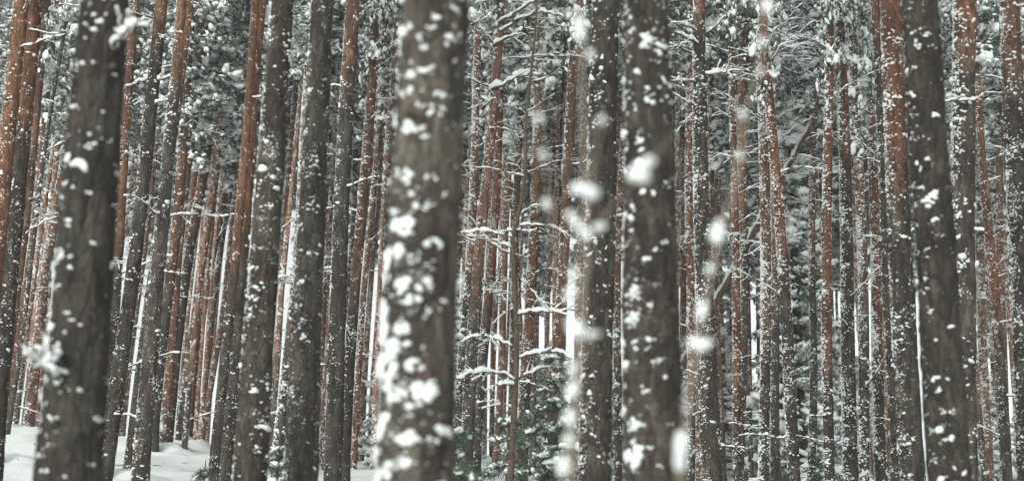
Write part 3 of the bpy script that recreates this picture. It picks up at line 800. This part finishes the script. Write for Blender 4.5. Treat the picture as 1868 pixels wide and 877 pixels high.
clumps(r69, 11.0, 1398, 0, [(590,445,30,16),(560,350,10),(530,12,8),(510,48,9,12),(512,110,12),(525,262,14),(575,750,10),(555,700,16,20),(690,845,14,18),
    (680,770,8,14),(548,630,14,20),(530,405,8,6),(570,408,8,6)], seed=69)
clumps(r69, 11.0, 1398, 437, [(572,46,16,8),(575,190,16,10),(566,150,12,10),(585,275,20,12),(710,132,16,6),(600,520,22,18),(640,520,10),(605,560,20,25),(620,635,18,20),
    (655,640,16,18),(690,645,18,14),(640,735,24,20),(710,190,8,12),(595,380,14,9),(660,840,14),(740,865,14),(630,870,14),(690,820,10)], seed=70)
clumps(r28, 13.2, 460, 0, [(80,262,20,11),(85,75,10),(115,140,10),(80,328,10,6),(75,160,12,8),(45,630,14),(70,765,22,8),(100,345,6)], seed=28)
clumps(r28, 13.2, 460, 437, [(15,565,34,20),(30,690,20),(20,640,12,24),(0,260,12),(40,600,10),(10,720,14,30),(35,780,12)], seed=29)
clumps(r31, 14.2, 460, 0, [(215,340,18,16),(275,530,12),(280,770,14,12),(180,830,16,12),(210,760,14),(225,55,12),(270,300,8)], seed=31)
clumps(r31, 14.2, 460, 437, [(180,165,20,20),(185,365,24,20),(270,280,14),(190,300,16,8),(150,560,14,22),(215,380,14,8),(145,660,12,24),(120,780,16,26),(290,530,12),(210,745,10)], seed=32)
t32 = tree_of('four snow ledges')
clumps(t32, 22, 460, 0, [(320,290,30,14),(315,388,26,18),(305,465,34,16),(295,585,26,14),(330,235,8),(290,660,12)], seed=33)
clumps(r68, 17, 1398, 0, [(440,245,30,12),(480,240,12),(435,150,14,8),(475,155,16,10),(420,340,14,14),(470,365,26,12),(495,500,32,18),(430,435,14,10),(420,400,10),(425,55,8),(440,80,6)], seed=68)
clumps(r68, 17, 1398, 437, [(500,0,36,16),(480,325,12,16),(490,350,14,8),(500,860,16,14)], seed=67)
t73 = tree_of('mottled pine at the right edge')
clumps(t73, 19, 1398, 0, [(860,40,32,16),(900,30,20,14),(875,115,12,14),(888,210,18,12),(870,325,16),(885,285,10),(910,410,14),(915,540,16,12),(875,250,8)], seed=73)

# ------------------------------------------------------------------ branches seen one by one on particular trees
def px_branch(root, pts, Y, w0, w1, snow_w=None, dy=0.0, cover=0.9, thick=1.0, name='branch', sub=1, seed=0, dense=5, bark=TWIG):
    """a branch through photo pixels on the tree's own plane, its far end dy metres nearer or farther"""
    P = [at(x, y, Y + dy * i / max(1, len(pts) - 1)) for i, (x, y) in enumerate(pts)]
    P = np.array(P); m = depth(P[0]) / FPX
    n = (len(P) - 1) * dense + 1; t = np.linspace(0, len(P) - 1, n)
    # smooth interpolation through the points
    Q = np.stack([np.interp(t, np.arange(len(P)), P[:, k]) for k in range(3)], 1)
    for _ in range(3): Q[1:-1] = 0.25 * Q[:-2] + 0.5 * Q[1:-1] + 0.25 * Q[2:]
    rng = np.random.default_rng(int(abs(pts[0][0] * 3 + pts[0][1])) + seed)
    Q[1:-1] += rng.normal(0, 0.25 * w0 * m, Q[1:-1].shape)
    off = np.array(root.location)
    rad = np.linspace(w0, w1, n) * 0.5 * m
    g = Geo(); tube(g, Q - off, rad, 7, 0)
    gs = Geo(); Lb = np.linalg.norm(Q[-1] - Q[0])
    if w0 >= 2.5 and bark is TWIG and Lb > .15:
        for k in range(int(rng.integers(3, 7))):
            u = int(n * rng.uniform(.3, .9)); o_ = Q[u] - off; t_ = Q[min(u + 1, n - 1)] - Q[u - 1]; t_ /= np.linalg.norm(t_)
            d_ = t_ * .8 + rng.normal(0, .55, 3) + np.array([0, 0, .12]); d_ /= np.linalg.norm(d_)
            tl = np.linspace(0, 1, 6)[:, None] * Lb * rng.uniform(.12, .38)
            tw = o_ + d_ * tl + np.cumsum(rng.normal(0, .012 * Lb, (6, 3)), 0) * (tl > 0)
            tube(g, tw, np.linspace(w0 * .22, w0 * .1, 6) * m, 4, 0)
            if snow_w: snow_on(gs, tw, snow_w * .2 * m, 1, rng, .75, 1.0)
    o = put(name, g.mesh(name, [bark]), root)
    if snow_w:
        snow_on(gs, Q - off, np.linspace(snow_w, snow_w * .6, n) * 0.5 * m, sub, rng, cover, thick)
        put('snow', gs.mesh('snow', [SNOW]), o)
    return o, Q

t53 = tree_of('whorl of snowy branches')[0]
for pts, w, sw in ([(1282,86),(1250,68),(1218,48)],5,9), ([(1275,60),(1258,48),(1224,42)],4,8), ([(1270,76),(1248,80),(1222,87)],3,5), ([(1272,150),(1250,148),(1224,148)],4,9),         ([(1284,137),(1310,134),(1345,129)],4,10), ([(1272,196),(1248,184),(1222,168)],3,6), ([(1285,92),(1280,55),(1266,22)],3,0), ([(1290,60),(1310,45),(1322,30)],3,6), ([(1268,205),(1252,218),(1236,240)],3,4):
    px_branch(t53, pts, 23, w, w * .6, sw, dy=-0.5)
t39 = tree_of('flaky rust pine')[0]
for pts, w, sw in ([(905,46),(948,18),(992,-6)],6,11), ([(905,62),(950,34),(990,20),(1026,30)],5,9), ([(900,84),(935,64),(962,50)],6,10), ([(892,166),(935,146),(975,128)],6,12), ([(895,160),(870,150),(850,142)],4,6),         ([(900,80),(888,66),(876,52)],4,8), ([(908,24),(880,36),(858,45)],3,6), ([(888,235),(915,232),(950,244)],3,4):
    px_branch(t39, pts, 29, w, w * .5, sw, dy=-0.8)
px_branch(t32[0], [(640,68),(650,48),(657,28)], 22, 9, 7, 10, dy=-0.3, thick=.9)
t10 = tree_of('dark grey leaning pine')[0]
for pts, w, sw in ([(270,146),(248,152),(226,162)],5,10), ([(282,148),(300,144),(318,136)],5,10), ([(275,190),(292,186),(312,181)],3,6), ([(280,128),(300,122),(330,118)],2,4), ([(288,70),(296,68),(306,74)],3,6):
    px_branch(t10, pts, 22, w, w * .6, sw, dy=-0.3)
for pts, w, sw in ([(208,85),(222,66),(246,43)],9,17), ([(100,690),(78,672),(48,648)],8,16), ([(112,640),(98,655),(70,668)],6,14):
    px_branch(r8[0], pts, 7.75, w, w * .5, sw, dy=-0.4, cover=.35 if w < 4 else .95, sub=2)
t59 = tree_of('finely flecked slim pine')[0]
for pts, w, sw in ([(1484,38),(1448,44),(1405,68)],3,6), ([(1482,148),(1440,130),(1408,112)],3,5), ([(1480,190),(1448,200),(1410,216)],3,6), ([(1480,215),(1450,232),(1420,256)],3,5), ([(1460,180),(1448,150),(1442,110)],2,0), ([(1486,4),(1450,2),(1420,14)],3,5):
    px_branch(t59, pts, 38, w, w * .5, sw, dy=-1.5)

# ------------------------------------------------------------------ crooked bare sapling, young spruces, leaning dead trunk
def bare_tree(name, label, cat, Y, stem, w0, w1, group=None, bark=TWIG):
    b = at(stem[0][0], stem[0][1], Y); x = b[0]; gz = float(ground_z(x, Y)) - 0.03
    P = [np.array([x - 0.02, Y, gz])] + [at(px, py, Y) for px, py in stem]
    if P[1][2] < gz: P = P[1:]
    root = thing(name, label, cat, (P[0][0], P[0][1], P[0][2]), group)
    P = np.array(P); m = depth(P[-1]) / FPX
    n = (len(P) - 1) * 6 + 1; t = np.linspace(0, len(P) - 1, n)
    Q = np.stack([np.interp(t, np.arange(len(P)), P[:, k]) for k in range(3)], 1)
    for _ in range(4): Q[1:-1] = 0.25 * Q[:-2] + 0.5 * Q[1:-1] + 0.25 * Q[2:]
    g = Geo(); tube(g, Q - P[0], np.linspace(w0, w1, n) * .5 * m, 9, 0)
    put('trunk', g.mesh('trunk', [bark]), root)
    return root, Q - P[0], m

cs_, Qs, ms = bare_tree('bare_sapling', 'crooked dark bare sapling with snow-laden side branches right of the centre trunk', 'sapling', 17.0,
    [(930,905),(937,760),(943,640),(942,590),(938,500),(934,432),(948,385),(958,325),(960,205),(967,150),(977,50),(980,0),(984,-80)], 12, 3)
for pts, w, sw, dy in ([(934,432),(905,424),(870,421),(842,424)],4,10,.2), ([(932,452),(905,440),(878,430),(846,432)],3,8,-.3), ([(930,462),(908,452),(892,440)],3,8,-.2), ([(948,411),(985,410),(1012,413),(1036,428)],4,7,.1),         ([(945,573),(975,567),(1010,568),(1056,565)],5,13,-.3), ([(946,652),(985,642),(1025,640),(1042,655)],5,12,-.2), ([(946,692),(972,675),(1010,668)],5,9,.2), ([(942,632),(915,622),(890,612),(860,612),(836,626)],4,10,.3),         ([(944,694),(915,681),(870,678),(836,690)],5,13,-.4), ([(940,702),(905,700),(880,716)],4,13,-.2), ([(962,318),(985,305),(1015,294),(1066,291)],4,4,.3), ([(958,322),(930,315),(890,306),(845,303)],3,5,-.3),         ([(958,300),(934,250),(916,188)],3,3,.2), ([(967,150),(1000,142),(1022,124)],3,4,.1), ([(944,500),(966,525),(1002,565)],4,6,-.2), ([(975,80),(955,60),(935,66)],3,4,.2), ([(960,205),(985,190),(1012,170)],2,3,-.2),         ([(956,330),(940,350),(925,340)],2,3,0), ([(940,560),(920,570),(900,590)],2,5,.2), ([(943,745),(915,735),(880,745)],3,7,.2), ([(950,390),(970,375),(1000,372)],2,4,0):
    px_branch(cs_, pts, 17.0, w, w * .45, sw * .72, dy=dy, thick=1.1)
gs = Geo(); snow_on(gs, Qs[28:46], .022, 1, RNG, 1.1, 1.6, .45); put('snow', gs.mesh('snow', [SNOW]), cs_)

def young_spruce(px, Y, ytop, R, seed, label, ps=.55, fine=1.7):
    b = at(px, 877, Y); gz = float(ground_z(b[0], Y)) - 0.03; H = at(px, ytop, Y)[2] - gz
    root = thing('spruce_sapling', label, 'spruce', (b[0], Y, gz), 'young spruces on the near slope')
    tm, cm, cs = spruce(seed, H, R, 0.27, fine, ps, 11)
    put('trunk', tm, root); c = put('crown', cm, root); put('snow', cs, c)['kind'] = 'stuff'
young_spruce(1012, 18.5, 640, 0.80, 71, 'young green spruce left of the dark twin trunk, below the snowy sapling branches', .6)
young_spruce(925, 21, 735, 0.6, 72, 'young green spruce with thin boughs at the foot of the crooked sapling', .5)
young_spruce(826, 12, 792, 0.40, 73, 'small spruce at the bottom edge by the right foot of the biggest trunk', .35)
young_spruce(505, 19, 775, 0.42, 74, 'snow-covered little spruce between the two wide grey pines at the bottom', .85)
young_spruce(372, 25, 838, 0.28, 76, 'tiny green spruce tip poking from the open snow at left', .3)

# dark hanging evergreen between the snow-collared pine and the four at right
DK = spruce(81, 13.5, 2.0, 0.34, 0.8, 0.38)
p = at(1450, 500, 41); gz = float(ground_z(p[0], 41)) - .05
root = thing('spruce_tree', 'tall dark evergreen with hanging boughs left of the finely flecked slim pine', 'spruce', (p[0], 41, gz))
put('trunk', DK[0], root); c = put('crown', DK[1], root); put('snow', DK[2], c)

# diagonal dead trunk
a = at(1492, 205, 40.0); b = at(1275, 608, 40.0); d = (b - a) / (a[2] - b[2])
e = b.copy()
while e[2] > float(ground_z(e[0], e[1])) - .05: e = e + d * 0.05
root = thing('dead_trunk', 'dead snow-topped trunk leaning diagonally behind the close pair of straight pines', 'fallen tree', tuple(e))
t = np.linspace(0, 1, 40)[:, None]; Q = e + (a + (a - b) * .12 - e) * t
Q[1:-1] += RNG.normal(0, .012, Q[1:-1].shape)
g = Geo(); tube(g, Q - e, np.linspace(.12, .06, 40), 12, 0)
put('trunk', g.mesh('trunk', [BARK], True, True), root)
gs = Geo(); snow_on(gs, Q[6:] - e + np.array([-.05, -.05, .02]), .085, 1, RNG, .95, 1.0, .4); put('snow', gs.mesh('snow', [SNOW]), root)

# ------------------------------------------------------------------ two thin saplings close to the camera
PALE = needle_material('sapling_bark', (0.17, 0.135, 0.10), (0.25, 0.20, 0.155))
def near_sapling(label, Y, stem, w0, w1, arms, cl):
    root, Q, m = bare_tree('bare_sapling', label, 'sapling', Y, stem, w0, w1, bark=PALE)
    for pts, w in arms: px_branch(root, pts, Y, w, w * .5, 0, dy=-.1, bark=PALE)
    rng = np.random.default_rng(len(cl))
    for px, py, rx, ry in cl:                       # each load of snow on the sapling is a part of its own
        C, A = [], []
        c = at(px, py, Y - .015) - np.array(root.location); nb = 3 if max(rx, ry) < 22 else 7
        for q in range(nb):
            f = rng.uniform(.30, .5) if q else .5
            o = np.array([rng.normal(0, .3) * rx, rng.normal(0, .3) * min(rx, ry), rng.normal(0, .35) * ry]) * m if q else 0
            C.append(c + o); A.append(np.diag([rx * m * f, min(rx, ry) * m * f, ry * m * f]))
        g = Geo(); blobs(g, C, A, .22, 3, 0, rng)
        put('snow_clump', g.mesh('snow_clump', [SNOW]), root)
        ys_ = [q[1] for q in stem][::-1]; xs_ = [q[0] for q in stem][::-1]
        sx_ = float(np.interp(py + 14, ys_, xs_)); dx_ = px - sx_
        if abs(dx_) < 50:
            sg = 1 if dx_ >= 0 else -1
            px_branch(root, [(sx_, py + 14 + abs(dx_) * .3), (px, py + 3), (px + sg * (rx + 8), py - ry * .3 - 6)], Y, 4, 2, 0, dy=-.03, bark=PALE)
near_sapling('thin blurred sapling with round snow blobs very near, before the dark twin trunk', 3.5,
    [(1035,960),(1042,870),(1053,720),(1062,560),(1070,440),(1066,300),(1062,150),(1058,40),(1062,-60)], 11, 4,
    [([(1068,440),(1120,372),(1170,312),(1228,240)], 4), ([(1060,570),(1022,470),(1002,380),(993,280),(985,200),(988,60),(990,-30)], 3), ([(1068,360),(1085,290),(1100,215)], 4)],
    [(1060,55,13,36),(1076,98,10,12),(1070,350,32,20),(1042,396,13,14),(1052,412,14,14),(1070,428,20,13),(1094,414,20,12),(1040,532,18,14),(1050,598,24,22),(1080,610,22,8),(1046,668,10,16),(1042,712,12,24),(1036,800,11,20),(1030,850,13,26),
     (1098,222,13,11),(1160,318,24,22),(1184,294,20,16),(983,215,14,12),(992,282,9,14),(998,372,13,18),(1046,500,9,12),(1036,760,10,22)])
near_sapling('very thin blurred sapling with snow blobs, near, slanting right of the blurred pair', 3.6,
    [(1238,960),(1243,830),(1270,630),(1292,520),(1312,430),(1340,340),(1352,280),(1362,200),(1388,110),(1398,0),(1404,-70)], 8, 4, [],
    [(1312,422,13,32),(1296,490,12,16),(1274,628,24,15),(1284,565,8,22),(1240,822,18,40),(1398,10,17,14),(1391,76,9,9),(1355,212,9,10),(1351,286,9,10),(1388,130,7,9),(1252,745,6,14)])

# ------------------------------------------------------------------ twigs fallen on the snow
for k, (px, py) in enumerate([(322,822),(338,846),(300,818),(348,812),(215,852),(232,868),(60,812),(30,842),(285,850),(372,800),(310,800),(905,856),(880,866)]):
    Y = 20.0
    while Y < 46 and at(px, py, Y)[2] > float(ground_z(at(px, py, Y)[0], Y)): Y += .1
    if Y > 45: continue
    q = at(px, py, Y); rng = np.random.default_rng(k); L = rng.uniform(.12, .4); a = rng.uniform(0, 6.28)
    t = np.linspace(-.5, .5, 6)[:, None]
    P = t * L * np.array([math.cos(a), math.sin(a), rng.normal(0, .1)]) + np.cumsum(rng.normal(0, .015, (6, 3)), 0); P[:, 2] = np.abs(P[:, 2]) * .4
    g = Geo(); tube(g, P, np.linspace(.012, .005, 6), 5)
    o = put('fallen_twig', g.mesh('fallen_twig', [TWIG]), None, (q[0], q[1], float(ground_z(q[0], q[1])) + .012))
    o['label'] = 'small dark twig lying on the open snow slope ' + ('at left' if px < 500 else 'by the crooked sapling'); o['category'] = 'twig'
    o['group'] = 'twigs on the snow ' + ('at left' if px < 500 else 'by the crooked sapling')
# ------------------------------------------------------------------ thin winter haze
hm = bpy.data.materials.new('haze'); hm.use_nodes = True; t = hm.node_tree; t.nodes.clear()
ou = t.nodes.new('ShaderNodeOutputMaterial'); pv = t.nodes.new('ShaderNodeVolumePrincipled')
pv.inputs['Density'].default_value = 0.0012; pv.inputs['Color'].default_value = (0.92, 0.95, 0.93, 1); pv.inputs['Anisotropy'].default_value = 0.0
t.links.new(pv.outputs[0], ou.inputs['Volume'])
g = Geo(); x0, x1, y0, y1, z0, z1 = -155, 155, -25, 165, -4, 37
g.add([[x0,y0,z0],[x1,y0,z0],[x1,y1,z0],[x0,y1,z0],[x0,y0,z1],[x1,y0,z1],[x1,y1,z1],[x0,y1,z1]],
      [[0,3,2,1],[4,5,6,7],[0,1,5,4],[1,2,6,5],[2,3,7,6],[3,0,4,7]])
o = put('haze', g.mesh('haze', [hm], False)); o['kind'] = 'stuff'

for o in COL.objects:                       # snow lies in patches nobody could count
    if o.name.split('.')[0] == 'snow': o['kind'] = 'stuff'
